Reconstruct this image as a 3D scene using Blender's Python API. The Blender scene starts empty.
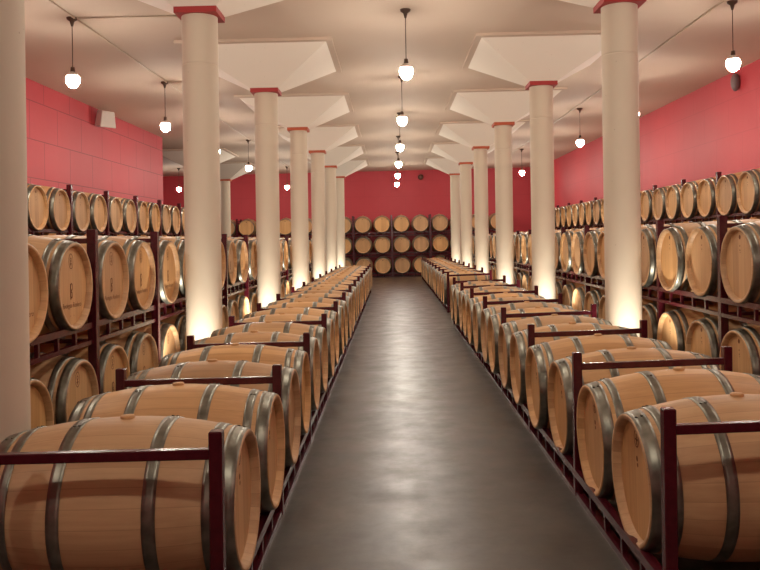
import bpy, bmesh, math, random
from mathutils import Matrix, Vector
random.seed(7)
C = bpy.context.scene.collection
PI = math.pi

# ------------------------------------------------------------------ materials
def srgb(r, g, b):
    f = lambda c: (c/255/12.92) if c/255 <= .04045 else ((c/255+.055)/1.055)**2.4
    return (f(r), f(g), f(b), 1)

class N:
    """tiny helper around a node tree"""
    def __init__(self, name):
        self.m = bpy.data.materials.new(name); self.m.use_nodes = True
        self.t = self.m.node_tree; self.b = self.t.nodes['Principled BSDF']
    def n(self, kind, **kw):
        x = self.t.nodes.new(kind)
        for k, v in kw.items():
            if k.startswith('i_'):
                key = k[2:]; key = int(key) if key.isdigit() else key
                if hasattr(v, 'links') or isinstance(v, bpy.types.NodeSocket): self.t.links.new(v, x.inputs[key])
                else: x.inputs[key].default_value = v
            else: setattr(x, k, v)
        return x
    def math(self, op, a, b=None, c=None):
        x = self.t.nodes.new('ShaderNodeMath'); x.operation = op
        for i, v in enumerate((a, b, c)):
            if v is None: continue
            if isinstance(v, bpy.types.NodeSocket): self.t.links.new(v, x.inputs[i])
            else: x.inputs[i].default_value = v
        return x.outputs[0]
    def mix(self, fac, a, b, mode='MIX'):
        x = self.t.nodes.new('ShaderNodeMix'); x.data_type = 'RGBA'; x.blend_type = mode
        for k, v in ((0, fac), (6, a), (7, b)):
            if isinstance(v, bpy.types.NodeSocket): self.t.links.new(v, x.inputs[k])
            else: x.inputs[k].default_value = v
        return x.outputs[2]
    def ramp(self, fac, stops):
        x = self.t.nodes.new('ShaderNodeValToRGB'); self.t.links.new(fac, x.inputs[0])
        e = x.color_ramp.elements
        while len(e) < len(stops): e.new(.5)
        for el, (p, c) in zip(e, stops): el.position = p; el.color = c
        return x.outputs[0]
    def noise(self, vec, scale, detail=3, rough=.5):
        return self.n('ShaderNodeTexNoise', i_Vector=vec, i_Scale=scale, i_Detail=detail, i_Roughness=rough).outputs[0]
    def mapping(self, vec, scale=(1, 1, 1), loc=(0, 0, 0)):
        return self.n('ShaderNodeMapping', i_Vector=vec, i_Scale=scale, i_Location=loc).outputs[0]
    def obj(self): return self.n('ShaderNodeTexCoord').outputs['Object']
    def set(self, **kw):
        for k, v in kw.items():
            key = k.replace('_', ' ')
            if isinstance(v, bpy.types.NodeSocket): self.t.links.new(v, self.b.inputs[key])
            else: self.b.inputs[key].default_value = v
    def bump(self, h, strength, dist=.01):
        x = self.n('ShaderNodeBump', i_Height=h, i_Strength=strength, i_Distance=dist)
        self.t.links.new(x.outputs[0], self.b.inputs['Normal'])

def oak(name, staves, lo, hi, rough=.5):
    m = N(name); co = m.obj()
    rnd = m.n('ShaderNodeObjectInfo').outputs['Random']
    s = m.n('ShaderNodeSeparateXYZ', i_0=co).outputs
    if staves:                                    # staves run along local x, seams by angle
        u = m.math('MULTIPLY', m.math('ADD', m.math('ARCTAN2', s[2], s[1]), PI), 28/(2*PI))
        grain = m.mapping(co, (2.5, 45, 45))
    else:                                         # head boards stand upright
        u = m.math('MULTIPLY', m.math('ADD', s[1], 1.03), 11.0)
        grain = m.mapping(co, (30, 55, 2.2))
    idx = m.math('FLOOR', u); fr = m.math('FRACT', u)
    wn = m.n('ShaderNodeTexWhiteNoise', noise_dimensions='1D', i_W=m.math('ADD', idx, m.math('MULTIPLY', rnd, 97.0))).outputs[0]
    off = m.n('ShaderNodeCombineXYZ', i_0=m.math('MULTIPLY', wn, 13.0), i_1=m.math('MULTIPLY', rnd, 31.0), i_2=0.0).outputs[0]
    gv = m.n('ShaderNodeVectorMath', operation='ADD', i_0=grain, i_1=off).outputs[0]
    g = m.noise(gv, 1.0, 4, .6)
    big = m.noise(m.n('ShaderNodeVectorMath', operation='ADD', i_0=m.mapping(co, (3, 3, 3)), i_1=off).outputs[0], 1.0, 2)
    f = m.math('ADD', m.math('MULTIPLY', wn, .34), m.math('ADD', m.math('MULTIPLY', g, .5), m.math('MULTIPLY', big, .25)))
    col = m.ramp(f, [(.15, lo), (.9, hi)])
    hue = m.n('ShaderNodeHueSaturation', i_Color=col, i_Value=m.math('ADD', m.math('MULTIPLY', rnd, .22), .89),
              i_Saturation=m.math('ADD', m.math('MULTIPLY', rnd, .12), .94)).outputs[0]
    edge = m.math('MINIMUM', fr, m.math('SUBTRACT', 1.0, fr))
    seam = m.math('LESS_THAN', edge, .022 if staves else .018)
    col = m.mix(m.math('MULTIPLY', seam, .24), hue, (lo[0]*.4, lo[1]*.35, lo[2]*.3, 1))
    m.set(Base_Color=col, Roughness=rough); m.b.inputs['Specular IOR Level'].default_value = .3
    m.bump(g, .12, .004)
    return m.m

M = {}
M['oak'] = oak('oak_staves', True, srgb(166, 122, 80), srgb(220, 178, 130))
M['head'] = oak('oak_head', False, srgb(170, 124, 80), srgb(220, 176, 124))
def metal():
    m = N('galvanised_hoop'); co = m.obj()
    g = m.noise(co, 14, 3); 
    m.set(Base_Color=m.ramp(g, [(.3, srgb(104, 101, 90)), (.7, srgb(148, 144, 130))]), Metallic=.8,
          Roughness=m.math('ADD', m.math('MULTIPLY', g, .25), .27))
    return m.m
M['hoop'] = metal()
def maroon():
    m = N('maroon_paint'); g = m.noise(m.obj(), 30, 2)
    m.set(Base_Color=m.ramp(g, [(.3, srgb(66, 14, 24)), (.7, srgb(80, 20, 30))]), Roughness=.25)
    return m.m
M['maroon'] = maroon()
def plain(name, col, rough=.5, **kw):
    m = N(name); g = m.noise(m.obj(), 9, 3)
    a = tuple(c*.9 for c in col[:3])+(1,)
    m.set(Base_Color=m.mix(g, a, col), Roughness=rough, **kw)
    return m.m
M['dark'] = plain('dark_bronze', srgb(74, 52, 36), .45)
M['stamp'] = plain('burnt_brand', srgb(120, 72, 36), .8)
M['bung'] = plain('bung_wood', srgb(196, 148, 96), .6)
M['white'] = plain('white_plastic', srgb(225, 215, 205), .4)
M['grey'] = plain('grey_plastic', srgb(120, 100, 100), .5)
M['brown'] = plain('brown_cover', srgb(92, 62, 46), .5)
M['capred'] = plain('red_capital_plate', srgb(162, 44, 42), .6)
M['caporange'] = plain('rust_capital_plate', srgb(176, 80, 46), .6)
M['pipe'] = plain('painted_conduit', srgb(200, 182, 160), .5)
def plaster(name, col, dirt):
    m = N(name); co = m.obj()
    a = m.noise(co, 1.3, 4, .6); f = m.noise(co, 60, 3)
    spots = m.math('LESS_THAN', m.n('ShaderNodeTexVoronoi', i_Vector=co, i_Scale=9.0).outputs[0], .045)
    c = m.mix(m.math('MULTIPLY', a, dirt), col, tuple(x*.72 for x in col[:3])+(1,))
    c = m.mix(m.math('MULTIPLY', spots, .35), c, srgb(120, 90, 70))
    m.set(Base_Color=c, Roughness=.75); m.bump(f, .08, .004)
    return m.m
M['column'] = plaster('cream_column_paint', srgb(208, 194, 172), .3)
M['capital'] = plaster('cream_capital_painted_bounce', srgb(238, 228, 212), .2)  # column cream made lighter, bounce light on the capitals put into the colour
def ceil_mat():
    m = N('cream_ceiling_paint'); co = m.obj()
    a = m.noise(co, .8, 4, .6); f = m.noise(co, 45, 3)
    m.set(Base_Color=m.mix(m.math('MULTIPLY', a, .35), srgb(206, 186, 166), srgb(176, 154, 134)), Roughness=.8)
    m.bump(f, .05, .004)
    return m.m
M['ceiling'] = ceil_mat()
def red_wall(name, axis, joint):
    m = N(name); co = m.obj(); s = m.n('ShaderNodeSeparateXYZ', i_0=co).outputs
    v = m.n('ShaderNodeCombineXYZ', i_0=s[axis], i_1=m.math('SUBTRACT', s[2], .03), i_2=0.0).outputs[0]
    br = m.n('ShaderNodeTexBrick', i_Vector=v, offset=.5, i_Scale=1.0, i_8=1.06, i_9=.61)
    br.inputs['Mortar Size'].default_value = .009; br.inputs['Mortar Smooth'].default_value = .3
    a = m.noise(co, 1.1, 4, .6); f = m.noise(co, 35, 4)
    c = m.mix(a, srgb(178, 46, 56), srgb(190, 62, 70))
    c = m.mix(m.math('MULTIPLY', br.outputs['Fac'], joint), c, srgb(120, 24, 32))
    m.set(Base_Color=c, Roughness=.6)
    m.bump(m.math('SUBTRACT', m.math('MULTIPLY', f, .35), m.math('MULTIPLY', br.outputs['Fac'], joint)), .25, .006)
    return m.m
M['red_y'] = red_wall('red_block_wall', 1, .85); M['red_smooth'] = red_wall('red_painted_wall', 1, .18); M['red_x'] = red_wall('red_block_wall_end', 0, .15)
def floor_mat():
    m = N('polished_concrete'); co = m.obj()
    a = m.noise(co, .45, 5, .6); b = m.noise(co, 2.2, 7, .68); w = m.noise(m.mapping(co, (2.0, 2.2, 1)), 1.6, 8, .70); f = m.noise(co, 60, 3)
    k = m.math('ADD', m.math('MULTIPLY', a, .45), m.math('MULTIPLY', b, .55))
    c = m.ramp(k, [(.36, srgb(54, 46, 38)), (.52, srgb(74, 64, 53)), (.66, srgb(94, 82, 68))])
    c = m.mix(m.math('MULTIPLY', f, .3), c, srgb(58, 51, 43))
    m.set(Base_Color=c, Roughness=m.ramp(w, [(.34, (.29, .29, .29, 1)), (.66, (.46, .46, .46, 1))]))
    m.bump(w, .10, .010)
    return m.m
M['floor'] = floor_mat()
def glow(name, col, s):
    m = N(name); m.set(Base_Color=(1, 1, 1, 1), Emission_Color=col, Emission_Strength=s); return m.m
BULB_E = 222.0
M['bulb'] = glow('lit_bulb', (1, .915, .80, 1), BULB_E)

# ------------------------------------------------------------------ mesh helpers
class MB:
    def __init__(self): self.v = []; self.f = []; self.mi = []; self.sm = []
    def add(self, vs, fs, mi=0, smooth=False):
        o = len(self.v); self.v += [tuple(p) for p in vs]
        for f in fs: self.f.append([i+o for i in f]); self.mi.append(mi); self.sm.append(smooth)
        return self
    def box(self, x0, x1, y0, y1, z0, z1, mi=0):
        vs = [(x, y, z) for x in (x0, x1) for y in (y0, y1) for z in (z0, z1)]
        return self.add(vs, [(0, 1, 3, 2), (4, 6, 7, 5), (0, 4, 5, 1), (2, 3, 7, 6), (0, 2, 6, 4), (1, 5, 7, 3)], mi)
    def lathe(self, prof, seg=40, axis='x', mi=0, smooth=True, caps=False):
        """prof: list of (along, radius); open surface around local x or z"""
        vs = []
        for a, r in prof:
            for i in range(seg):
                t = 2*PI*i/seg; c, s = r*math.cos(t), r*math.sin(t)
                vs.append((a, c, s) if axis == 'x' else (c, s, a))
        n = len(prof); fs = []
        for j in range(n-1):
            for i in range(seg):
                k = (i+1) % seg
                q = (j*seg+i, j*seg+k, (j+1)*seg+k, (j+1)*seg+i)
                fs.append(q[::-1] if axis == 'x' else q)
        self.add(vs, fs, mi, smooth)
        if caps:
            o = len(self.v)-len(vs)
            a = list(range(o, o+seg)); b = list(range(o+(n-1)*seg, o+n*seg))
            self.f += [a[::-1] if axis == 'z' else a, b if axis == 'z' else b[::-1]]; self.mi += [mi, mi]; self.sm += [False, False]
        return self
    def mesh(self, name, mats):
        me = bpy.data.meshes.new(name); me.from_pydata(self.v, [], self.f)
        for m in (mats if isinstance(mats, (list, tuple)) else [mats]): me.materials.append(m)
        for p, i, s in zip(me.polygons, self.mi, self.sm): p.material_index = i; p.use_smooth = s
        bm = bmesh.new(); bm.from_mesh(me); bmesh.ops.recalc_face_normals(bm, faces=bm.faces); bm.to_mesh(me); bm.free()
        me.update(); return me

def bevel_mesh(me, w=.004, seg=1):
    bm = bmesh.new(); bm.from_mesh(me)
    bmesh.ops.remove_doubles(bm, verts=bm.verts, dist=1e-5)
    es = [e for e in bm.edges if len(e.link_faces) == 2 and e.calc_face_angle(0) > .6]
    bmesh.ops.bevel(bm, geom=es, offset=w, segments=seg, affect='EDGES', profile=.5)
    bm.to_mesh(me); bm.free(); return me

def link(name, data, parent=None, loc=(0, 0, 0), rz=0):
    o = bpy.data.objects.new(name, data); C.objects.link(o); o.location = loc; o.rotation_euler = (0, 0, rz)
    if parent: o.parent = parent
    return o
def tag(o, label, cat, group=None, kind=None):
    o['label'] = label; o['category'] = cat
    if group: o['group'] = group
    if kind: o['kind'] = kind
    return o
def struct(name, me):
    o = link(name, me); o['kind'] = 'structure'; return o
def dup_tree(src, name, loc, rz):
    r = src.copy(); r.name = name; C.objects.link(r); r.location = loc; r.rotation_euler = (0, 0, rz)
    for k in list(r.keys()):
        if k in ('label', 'category', 'group'): del r[k]
    for ch in src.children:
        c = ch.copy(); C.objects.link(c); c.parent = r
        for g in ch.children:
            d = g.copy(); C.objects.link(d); d.parent = c
    return r

ORD = ('first second third fourth fifth sixth seventh eighth ninth tenth eleventh twelfth thirteenth fourteenth fifteenth sixteenth '
       'seventeenth eighteenth nineteenth twentieth').split()
TENS = {20: 'twenty', 30: 'thirty'}
def nth(i):
    if i < 20: return ORD[i]
    t = (i+1)//10*10; r = (i+1) % 10
    return {20: 'twentieth', 30: 'thirtieth'}[t] if r == 0 else TENS[t]+'-'+ORD[r-1]

# ------------------------------------------------------------------ dimensions
P, p = 1.45, .725                    # rack bay and barrel pitch
CAMZ = 1.41
S = 4.0                              # column bay
XL, XR = -1.782, 2.165               # column rows
D0 = 7.62                            # first full column
RIM, CEIL = 4.04, 4.075
PLATE = 3.54
WALL_Y = 31.4
WXL, WXR = 5.67, 5.75     # side walls
BC = .43                             # barrel axis above its rack base
TIER = .755                          # side stacks; the end wall's racks are a little taller
SBC = .408                           # barrel axis above its shelf in the side stacks
L2, RB, RH = .435, .322, .260         # barrel half length, bilge and head radius
rad = lambda x: RB-(RB-RH)*(x/L2)**2

# ------------------------------------------------------------------ setting
struct('floor', MB().box(-10.3, 6.2, -6.3, WALL_Y+.3, -.2, 0).mesh('floor', M['floor']))
struct('ceiling', MB().box(-10.3, 6.2, -6.3, WALL_Y+.3, CEIL, CEIL+.25).mesh('ceiling', M['ceiling']))
struct('wall_left', MB().box(-WXL-.3, -WXL, -6, 20.1, -.1, CEIL+.1).mesh('wall_left', M['red_y']))
struct('wall_left_return', MB().box(-10, -WXL-.3, 19.8, 20.1, -.1, CEIL+.1).mesh('wall_left_return', M['red_x']))
struct('wall_left_far', MB().box(-10.3, -10, 19.8, WALL_Y, -.15, CEIL+.1).mesh('wall_left_far', M['red_y']))
struct('wall_right', MB().box(WXR, WXR+.3, -6, WALL_Y, 0, CEIL+.1).mesh('wall_right', M['red_smooth']))
struct('wall_back', MB().box(-10.3, WXR+.3, WALL_Y, WALL_Y+.3, -.15, CEIL+.1).mesh('wall_back', M['red_x']))
struct('wall_front', MB().box(-WXL-.3, WXR+.3, -6.3, -6, -.1, CEIL+.1).mesh('wall_front', M['red_x']))

# ------------------------------------------------------------------ columns
def shaft_mesh(r=.167):
    z = PLATE
    prof = [(0, r)]+[(.3*i, r) for i in range(1, 11)]+[(3.07, r), (3.08, r), (3.083, r-.003), (3.088, r-.003), (3.091, r), (3.101, r), (3.3, r), (z, r)]
    return MB().lathe(prof, 48, 'z').mesh('shaft', M['column'])
def frustum(b0, z0, b1, z1):
    vs = [(sx*b, sy*b, z) for b, z in ((b0, z0), (b1, z1)) for sx, sy in ((-1, -1), (1, -1), (1, 1), (-1, 1))]
    return vs, [(0, 1, 5, 4), (1, 2, 6, 5), (2, 3, 7, 6), (3, 0, 4, 7), (3, 2, 1, 0), (4, 5, 6, 7)]
def capital_mesh():
    m = MB(); m.add(*frustum(.196, PLATE+.055, .95, RIM))
    return m.mesh('capital', M['capital'])
DROP = MB().box(-1.03, 1.03, -1.06, 1.06, RIM, CEIL+.012).mesh('drop_panel', M['ceiling'])
SH, CP = shaft_mesh(), capital_mesh()
def plate_mesh(mat): return MB().box(-.196, .196, -.196, .196, PLATE, PLATE+.055).mesh('cap_plate', mat)
PR, PO = plate_mesh(M['capred']), plate_mesh(M['caporange'])
def column(x, y, label, plate, group):
    e = link('column', None, loc=(x, y, 0)); tag(e, label, 'column', group, 'thing')
    link('shaft', SH, e); link('cap_plate', plate, e)['label'] = 'painted square plate'; link('capital', CP, e); link('drop_panel', DROP, e)
for k in range(6):
    pl = PR if k < 2 else PO
    column(XL, D0+S*k, f'round cream column behind the floor barrels left of the aisle, {nth(k)} fully in view', pl, 'columns left of the aisle')
    column(XR, D0+S*k, f'round cream column behind the floor barrels right of the aisle, {nth(k)} from the camera', pl, 'columns right of the aisle')
column(XL, 3.555, 'round cream column cut off by the left picture edge', PR, 'columns left of the aisle')
column(-5.67, D0+S*5, 'slim distant cream column seen just right of the first big left column', PO, 'columns in the left recess')
column(-5.67, D0+S*4, 'distant recess column mostly hidden behind the first big left column', PO, 'columns in the left recess')

# ------------------------------------------------------------------ barrels (local +x faces the aisle)
def body_mesh(seg):
    n = 14 if seg > 30 else 8
    outer = [(-L2+2*L2*i/n, rad(-L2+2*L2*i/n)) for i in range(n+1)]
    prof = [(-L2+.03, RH-.026), (-L2+.002, RH-.018), (-L2, RH-.006)]+outer[0:1]+outer[1:-1]+[outer[-1]]+[(L2, RH-.006), (L2-.002, RH-.018), (L2-.036, RH-.027)]
    return prof
def hoop_prof(a, b, t=.0035, n=3):
    xs = [a+(b-a)*i/n for i in range(n+1)]
    return [(a, rad(a)-.001)]+[(x, rad(x)+t) for x in xs]+[(b, rad(b)-.001)]
HOOPS = [(.379, .431), (.326, .361), (.136, .180)]
def hooplist():
    for a, b in HOOPS:
        yield a, b
    for a, b in HOOPS:
        yield -b, -a
def disc(m, x, r, seg, mi=0):
    m.add([(x, r*math.cos(2*PI*i/seg), r*math.sin(2*PI*i/seg)) for i in range(seg)], [tuple(range(seg))], mi)
def head_mesh(x=L2-.034, seg=48):
    m = MB(); r = RH-.024
    m.lathe([(x, r), (x+.0005, r*.86)], seg); disc(m, x+.0005, r*.86, seg); return m.mesh('barrel_head', M['head'])
SEG = 48
BODY = MB().lathe(body_mesh(SEG), SEG).mesh('staves', M['oak'])
HEADF = head_mesh(); 
mb = MB(); disc(mb, -L2+.034, RH-.024, SEG); HEADB = mb.mesh('barrel_head', M['head'])
def rivets(m, a, b, ang):
    for dx in (.3, .7):
        x = a+(b-a)*dx; r = rad(x)+.002
        c, s = math.cos(ang), math.sin(ang)
        base = [(x+.006*math.cos(t), r*c-.006*math.sin(t)*s, r*s+.006*math.sin(t)*c) for t in [2*PI*i/8 for i in range(8)]]
        top = [(q[0], q[1]+.005*c, q[2]+.005*s) for q in base]
        m.add(base+top, [(i, (i+1) % 8, (i+1) % 8+8, i+8) for i in range(8)]+[tuple(range(8, 16))])
HOOPM = []
for i, (a, b) in enumerate(hooplist()):
    m_ = MB().lathe(hoop_prof(a, b), SEG); rivets(m_, a, b, PI/2+(.22 if i % 2 else -.2)); HOOPM.append(m_.mesh('hoop', M['hoop']))
BUNG = MB().lathe([(RB-.01, .024), (RB+.006, .026), (RB+.010, .023), (RB+.010, .001)], 20, 'z').mesh('bung', M['bung'])

# stamps burnt into the heads
def text_mesh(body, size, shear=0, name='t'):
    cu = bpy.data.curves.new(name, 'FONT'); cu.body = body; cu.size = size; cu.align_x = 'CENTER'; cu.shear = shear; cu.resolution_u = 2
    o = bpy.data.objects.new(name, cu); C.objects.link(o)
    dg = bpy.context.evaluated_depsgraph_get(); dg.update()
    me = bpy.data.meshes.new_from_object(o.evaluated_get(dg)); bpy.data.objects.remove(o)
    vs = [tuple(v.co) for v in me.vertices]; fs = [tuple(q.vertices) for q in me.polygons]
    bpy.data.meshes.remove(me); return vs, fs
XS = L2-.034+.0016
def on_head(vs, cy, cz):                    # text x -> +y (seen from +x), text y -> z
    return [(XS, v[0]+cy, v[1]+cz) for v in vs]
def ring(m, cy, cz, ry, rz, w, seg=28):
    vs = []
    for i in range(seg):
        t = 2*PI*i/seg
        vs += [(XS, cy+ry*math.cos(t), cz+rz*math.sin(t)), (XS, cy+(ry-w)*math.cos(t), cz+(rz-w)*math.sin(t))]
    m.add(vs, [(2*i, 2*((i+1) % seg), 2*((i+1) % seg)+1, 2*i+1) for i in range(seg)])
def dot(m, cy, cz, r): m.add([(XS, cy+r*math.cos(2*PI*i/12), cz+r*math.sin(2*PI*i/12)) for i in range(12)], [tuple(range(12))])
def stamp_full():
    m = MB()
    ring(m, 0, .150, .034, .047, .005)
    ring(m, 0, .160, .013, .013, .006); m.box(XS-.0003, XS, -.004, .004, .120, .150); m.box(XS-.0003, XS, -.014, .014, .131, .137)
    ring(m, 0, -.005, .020, .024, .008); ring(m, 0, -.052, .016, .022, .008); m.box(XS-.0003, XS, -.020, -.008, -.08, .015)
    vs, fs = text_mesh('Bodegas Rodero', .043, .25); m.add(on_head(vs, 0, -.128), fs)
    vs, fs = text_mesh('.   .', .05); m.add(on_head(vs, 0, -.18), fs)
    return m.mesh('head_stamp', M['stamp'])
def stamp_small():
    m = MB(); dot(m, 0, .190, .016); dot(m, 0, .13, .006); dot(m, 0, .10, .006); dot(m, .004, .085, .004)
    return m.mesh('head_stamp', M['stamp'])
def stamp_row():
    m = MB(); ring(m, 0, .165, .030, .036, .006); m.box(XS-.0003, XS, -.005, .005, .14, .185); m.box(XS-.0003, XS, -.018, .018, .158, .166)
    dot(m, 0, .085, .012); dot(m, .004, .06, .009)
    return m.mesh('head_stamp', M['stamp'])
ST = {'full': stamp_full(), 'small': stamp_small(), 'row': stamp_row()}

def proto(kind):
    b = bpy.data.objects.new('wine_barrel', BODY)
    ch = [('barrel_head', HEADF), ('barrel_head', HEADB), ('bung', BUNG)]+[('hoop', h) for h in HOOPM]
    C.objects.link(b)
    for n, me in ch: link(n, me, b)
    link('head_stamp', ST[kind], b)['label'] = 'burnt brand mark'
    return b
PROTO = {}
def far_mesh(kind):
    sg = 24; m = MB(); m.lathe(body_mesh(sg), sg, mi=0); disc(m, L2-.034, RH-.02, sg, 1); disc(m, -L2+.034, RH-.02, sg, 1)
    for a, b in hooplist(): m.lathe(hoop_prof(a, b, n=1), sg, mi=2)
    m.lathe([(RB-.01, .03), (RB+.014, .03), (RB+.014, .002)], 10, 'z', 3)
    dot_y = [(XS, .017*math.cos(2*PI*i/8), .190+.017*math.sin(2*PI*i/8)) for i in range(8)]; m.add(dot_y, [tuple(range(8))], 4)
    return m.mesh('wine_barrel', [M['oak'], M['head'], M['hoop'], M['bung'], M['stamp']])
FAR = far_mesh('small')
def barrel(x, y, z, rz, kind, label, group, detail, scale=1.0):
    loc = (x, y, z)
    if detail:
        if kind not in PROTO:
            PROTO[kind] = b = proto(kind); b.location = loc; b.rotation_euler = (0, 0, rz)
        else: b = dup_tree(PROTO[kind], 'wine_barrel', loc, rz)
    else: b = link('wine_barrel', FAR, None, loc, rz)
    b.scale = scale if isinstance(scale, tuple) else (scale,)*3
    tag(b, label, 'barrel', group)
    return b

# ------------------------------------------------------------------ racks
def post_mesh(h, w): return bevel_mesh(MB().box(-w/2, w/2, -w/2, w/2, 0, h).mesh('post', M['maroon']), .004)
def ladder_mesh(z0, name, length=P):
    m = MB(); w = .02
    m.box(-w, w, .0, length, z0+.106, z0+.146); m.box(-w, w, .0, length, z0+.0, z0+.028)
    n = 5
    for i in range(n+1):
        y = .035+(length-.07)*i/n; m.box(-.012, .012, y-.012, y+.012, z0+.028, z0+.106)
    return m.mesh(name, M['maroon'])
def bar_mesh(dx, z0, z1, name, w=.018): return bevel_mesh(MB().box(-dx, dx, -w, w, z0, z1).mesh(name, M['maroon']), .003)
DX = .405
RM = {}
def rack(x, y, tiers, label, group, rz=0, w=.046, last=False, TIER=TIER):
    key = (tiers, w, TIER)
    if key not in RM:
        h = (tiers-1)*TIER+.775
        RM[key] = (post_mesh(h, w), [ladder_mesh(k*TIER, 'base_frame' if k == 0 else 'shelf_frame') for k in range(tiers)],
                   [bar_mesh(DX, k*TIER+.004, k*TIER+.03, 'floor_bar') for k in range(tiers)],
                   [bar_mesh(DX, h-.095, h-.06, 'cross_rail')])
    pm, lm, fb, cr = RM[key]
    e = link('barrel_rack', None, None, (x, y, 0), rz); tag(e, label, 'rack', group)
    for yy in ((0, P) if last else (0,)):
        for s in (-1, 1): link('post', pm, e, (s*DX, yy, 0))
        for me in cr: link('cross_rail', me, e, (0, yy, 0))
    for k in range(tiers):
        for s in (-1, 1): link('base_frame' if k == 0 else 'shelf_frame', lm[k], e, (s*DX, 0, 0))
        link('spreader_bar', fb[k], e)
    return e

DETAIL_Y = 15.0
# floor rows on both sides of the aisle
def floor_row(cx, bx, y0, n, rz, side, gname, end, offs, stretch, girth, drop, shift=0):
    for k in range(n):
        rack(cx, y0+P*k, 1, f'low dark red rack {side}, {nth(k)} from {end}', f'low racks {gname}', last=(k == n-1))
        for j in (0, 1):
            y = y0+P*k+offs[j]; i = 2*k+j
            barrel(bx+(shift if i > 2 else 0)+random.uniform(-.012, .012), y, BC-drop, rz+random.uniform(-.012, .012), 'row',
                   f'oak barrel lying {side}, {nth(i)} from {end}', f'floor barrels {gname}', y < DETAIL_Y, (stretch, girth, girth))
CXL, CXR = -1.015, 1.392
floor_row(CXL, -1.020, 2.756, 13, 0, 'in the row left of the aisle', 'left of the aisle', 'the camera', (.37, 1.08), 1.06, 1.0, .004)
floor_row(CXR, 1.437, 2.93, 7, PI, 'in the near row right of the aisle', 'in the near right row', 'the camera', (.425, 1.09), 1.055, 1.03, .040, -.048)
floor_row(CXR+.055, 1.45, 15.35, 9, PI, 'right of the aisle beyond the gap', 'in the far right row', 'the gap', (.40, 1.07), 1.06, 1.03, .03)

# two-tier stacks along both sides, behind the columns
TN = ['bottom', 'upper']
def side_stack(cx, y0, n, rz, wall, kind, lead=0):
    for k in range(n):
        rack(cx, y0+P*k, 2, f'dark red two-tier steel rack behind the {wall} columns, {nth(k)} from the camera', f'two-tier racks behind the {wall} columns', w=.06, last=(k == n-1))
        for t in (0, 1):
            for j in (0, 1):
                i = 2*k+j; y = y0+P*k+p*(j+.5)
                if i < lead: continue             # wholly outside the frame
                barrel(cx+random.uniform(-.015, .015), y, SBC+TIER*t, rz+random.uniform(-.01, .01), kind,
                       f'oak barrel on the {TN[t]} tier behind the {wall} columns, {nth(i-lead)} from the camera',
                       f'{TN[t]} tier barrels behind the {wall} columns', y < DETAIL_Y, 1.06)
SXL, SXR = -2.455, 2.945
side_stack(SXL, 4.08, 13, 0, 'left', 'full')
side_stack(SXR, 4.79, 15, PI, 'right', 'small', 1)
# three-tier racks against the red side walls: only the top tier shows
def wall_stack(cx, y0, n, rz, wall):
    for k in range(n):
        rack(cx, y0+P*k, 3, f'tall dark red rack against the {wall} red wall, {nth(k)} from the camera', f'tall racks against the {wall} red wall', w=.065, last=(k == n-1))
        for j in (0, 1):
            i = 2*k+j; y = y0+P*k+p*(j+.5)
            barrel(cx, y, SBC+TIER*2, rz+random.uniform(-.01, .01), 'small',
                   f'oak barrel on the top tier below the {wall} red wall, {nth(i)} from the camera', f'top tier barrels along the {wall} red wall', y < DETAIL_Y, 1.08)
wall_stack(-4.90, 9.85, 6, 0, 'left')
wall_stack(5.23, 10.5, 11, PI, 'right')
# racks across the end wall
BY = 30.78
for n in range(-5, 3):
    e = rack(P*n, BY, 3, f'tall dark red rack on the end wall, {nth(n+5)} from its left end', 'tall racks on the end wall', rz=-PI/2, w=.065, last=(n == 2), TIER=.775)
    for t in range(3):
        if t < 2 and not -2 <= n <= 1: continue
        for j in (0, 1):
            i = 2*(n+5)+j; x = P*n+p*(j+.5)
            barrel(x, BY, BC+.775*t, -PI/2, 'small', f'oak barrel on the {["bottom", "middle", "top"][t]} tier at the end wall, {nth(i)} from its left end',
                   f'{["bottom", "middle", "top"][t]} tier barrels at the end wall', False, 1.09)

# ------------------------------------------------------------------ pendant lamps
BULB_Z = 3.355
def uv_sphere(r, zc, n=16, m=10, sz=1.0):
    pts = [(zc-r*sz*math.cos(PI*i/m), max(r*math.sin(PI*i/m), .0008)) for i in range(m+1)]
    return MB().lathe(pts, n, 'z')
ROSE = MB().lathe([(CEIL, .062), (CEIL-.022, .058), (CEIL-.045, .026), (CEIL-.10, .012), (CEIL-.10, .001)], 20, 'z').mesh('ceiling_rose', M['dark'])
CORD = MB().lathe([(BULB_Z+.14, .005), (CEIL-.08, .005)], 8, 'z').mesh('cord', M['dark'])
SOCK = MB().lathe([(BULB_Z+.15, .006), (BULB_Z+.145, .022), (BULB_Z+.07, .03), (BULB_Z+.07, .001)], 14, 'z').mesh('lamp_socket', M['dark'])
BULBR = .078
def bulb_mesh():                       # frosted lamp: an opaque white top, added to darken the ceiling, the rest glows
    m = MB(); r = BULBR; k = 14; n = 20
    ring_ = lambda a: (BULB_Z-r*1.25*math.cos(a), max(r*math.sin(a), .0008))
    cut = 9
    m.lathe([ring_(PI*i/k) for i in range(cut+1)], n, 'z', 0)
    m.lathe([ring_(PI*i/k) for i in range(cut, k+1)], n, 'z', 1)
    return m.mesh('bulb', [M['bulb'], M['white']])
BULB = bulb_mesh()
LY0, LS = 9.4, 3.83
rows = [(-3.68, 'in the row along the left wall', 'left side'), (.19, 'in the row over the aisle', 'aisle'), (3.985, 'in the row along the right wall', 'right side')]
def lamp(x, y, label, group):
    e = link('pendant_lamp', None, None, (x, y, 0)); tag(e, label, 'lamp', group)
    link('ceiling_rose', ROSE, e); link('cord', CORD, e); link('lamp_socket', SOCK, e); link('bulb', BULB, e)['label'] = 'glowing bulb'
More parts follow.
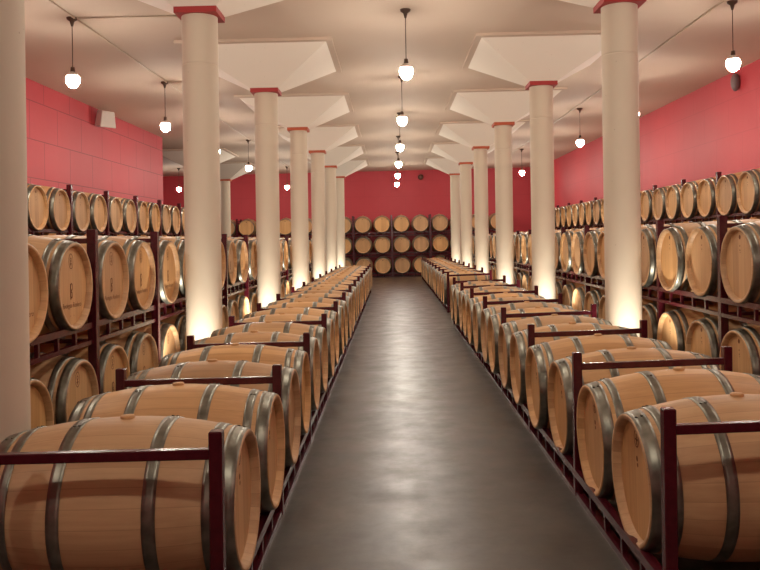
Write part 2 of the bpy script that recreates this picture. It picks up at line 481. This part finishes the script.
for x, where, g in rows:
    for k in range(-3 if x == .19 else -2, 6):
        y = LY0+LS*k if k > -2 else (1.1 if k == -2 else -4.4)  # rearmost aisle lamp is an added, unseen fill for the near barrels
        lab = f'lit pendant bulb {where}, {nth(k)} from the camera' if k >= 0 else f'lit pendant bulb {where}, {nth(-k-1)} one outside the picture'
        lamp(x, y, lab, f'{g} pendant lamps')
lamp(-7.4, 28.2, 'lit pendant bulb in the recess past the end of the left red wall', 'left recess lamps')

# conduits on the ceiling
def conduit(x0, y0, length, along, r, label):
    m = MB().lathe([(0, r), (length, r)], 10, 'x', caps=True)
    if along == 'y': m.v = [(-v[1], v[0], v[2]) for v in m.v]
    o = link('conduit', m.mesh('conduit', M['pipe']), None, (x0, y0, CEIL-r)); tag(o, label, 'conduit')
for x, g in ((-3.60, 'left'), (3.90, 'right')):
    conduit(x, -4, 34.6, 'y', .012, f'thin cable conduit along the ceiling beside the {g} row of bulbs')
for k in range(2):
    conduit(-3.58, LY0+LS*k, 1.5 if k == 0 else .8, 'x', .010, f'short cross conduit on the ceiling from the {nth(k)} bulb of the left row')

# wall fittings
e = link('wall_speaker', None, None, (-WXL, 15.7, 3.93)); tag(e, 'white box loudspeaker on a bracket high on the left red wall', 'loudspeaker')
e.rotation_euler = (0, .2, -.6); e.scale = (.85,)*3
link('speaker_box', bevel_mesh(MB().add([(.14, -.17, -.2), (.14, .17, -.2), (.42, -.21, -.2), (.42, .21, -.2), (.14, -.14, .16), (.14, .14, .16), (.36, -.17, .16), (.36, .17, .16)],
     [(0, 1, 3, 2), (4, 6, 7, 5), (0, 2, 6, 4), (1, 5, 7, 3), (0, 4, 5, 1), (2, 3, 7, 6)]).mesh('speaker_box', M['white']), .02, 2), e)
link('bracket', MB().box(-.02, .16, -.03, .03, -.05, .05).mesh('bracket', M['dark']), e)
o = link('wall_fitting', uv_sphere(.075, 0, sz=2.0).mesh('wall_fitting', M['grey'])); o.location = (WXR-.06, 13.35, 3.86)
tag(o, 'small grey oval fitting on the right red wall below the first right bulb', 'wall fitting')
o = link('wall_sensor', uv_sphere(.11, 0).mesh('wall_sensor', M['brown'])); o.location = (1.13, WALL_Y-.06, 3.80)
tag(o, 'small round brown fitting high on the red end wall', 'wall fitting')

# ------------------------------------------------------------------ floor uplights by the columns (hidden between the rows, as in the cellar)
def uplight(x, y, tx, ty, power):
    li = bpy.data.lights.new('column_uplight', 'SPOT'); li.energy = power; li.color = (1, .94, .83); li.spot_size = math.radians(98); li.spot_blend = .75; li.shadow_soft_size = .025
    o = bpy.data.objects.new('column_uplight', li); C.objects.link(o); o.location = (x, y, .12)
    d = Vector((tx-x, ty-y, 2.1-.12)); o.rotation_euler = d.to_track_quat('-Z', 'Y').to_euler()
UP = 62
for k in range(6):
    y = D0+S*k
    uplight(XL+.02, y-.62, XL, y+.02, UP); uplight(XR-.02, y-.62, XR, y+.02, UP)

# ------------------------------------------------------------------ the cellar falls slightly towards its left side
FALL = .010
TILT = Matrix.Rotation(-FALL, 4, 'Y')
bpy.context.view_layer.update()
for o in list(bpy.context.scene.objects):
    if o.parent: continue
    n = o.name.split('.')[0]
    if n.startswith('wall_') and n.split('_')[1] in ('left', 'right', 'back', 'front'): continue
    if n in ('column', 'pendant_lamp', 'column_uplight', 'wall_speaker', 'wall_fitting', 'wall_sensor'):
        o.location.z += FALL*o.location.x
        for ch in o.children:
            if ch.name.split('.')[0] in ('capital', 'cap_plate', 'drop_panel'):
                ch.matrix_basis = Matrix.Translation((0, 0, 3.8)) @ TILT @ Matrix.Translation((0, 0, -3.8))
    else:
        o.matrix_world = TILT @ o.matrix_world
        g = o.get('group', '')
        if n == 'barrel_rack' and abs(o.rotation_euler.z) < .1:      # posts stay plumb
            for ch in o.children:
                if ch.name.startswith('post'): ch.rotation_euler.y = .026 if 'right row' in g else .011
        if 'right row' in g:                       # the right-hand rack bases stand a touch higher on their outer side
            piv = Matrix.Translation((CXR, 0, .006)); o.matrix_world = piv @ Matrix.Rotation(-.014, 4, 'Y') @ Matrix.Translation((-CXR, 0, 0)) @ o.matrix_world

# ------------------------------------------------------------------ world, camera, view
w = bpy.data.worlds.new('World'); bpy.context.scene.world = w; w.use_nodes = True
w.node_tree.nodes['Background'].inputs[0].default_value = (.02, .017, .014, 1)
F = 810.0
cam = bpy.data.cameras.new('Camera'); cam.sensor_width = 36; cam.lens = F/760*36
cam.shift_x = (380-392.4)/760; cam.shift_y = (239.5-285)/760; cam.clip_end = 200
co = bpy.data.objects.new('Camera', cam); C.objects.link(co)
ROLL = .015
co.matrix_world = Matrix.Translation((0, 0, CAMZ)) @ Matrix.Rotation(PI/2, 4, 'X') @ Matrix.Rotation(-ROLL, 4, 'Z')
sc = bpy.context.scene; sc.camera = co
sc.view_settings.view_transform = 'Standard'; sc.view_settings.look = 'None'; sc.view_settings.gamma = 1; sc.view_settings.use_curve_mapping = False
sc.view_settings.exposure = 0.35
sc.cycles.use_denoising = True; sc.cycles.max_bounces = 8; sc.cycles.diffuse_bounces = 5; sc.cycles.sample_clamp_indirect = 6.0
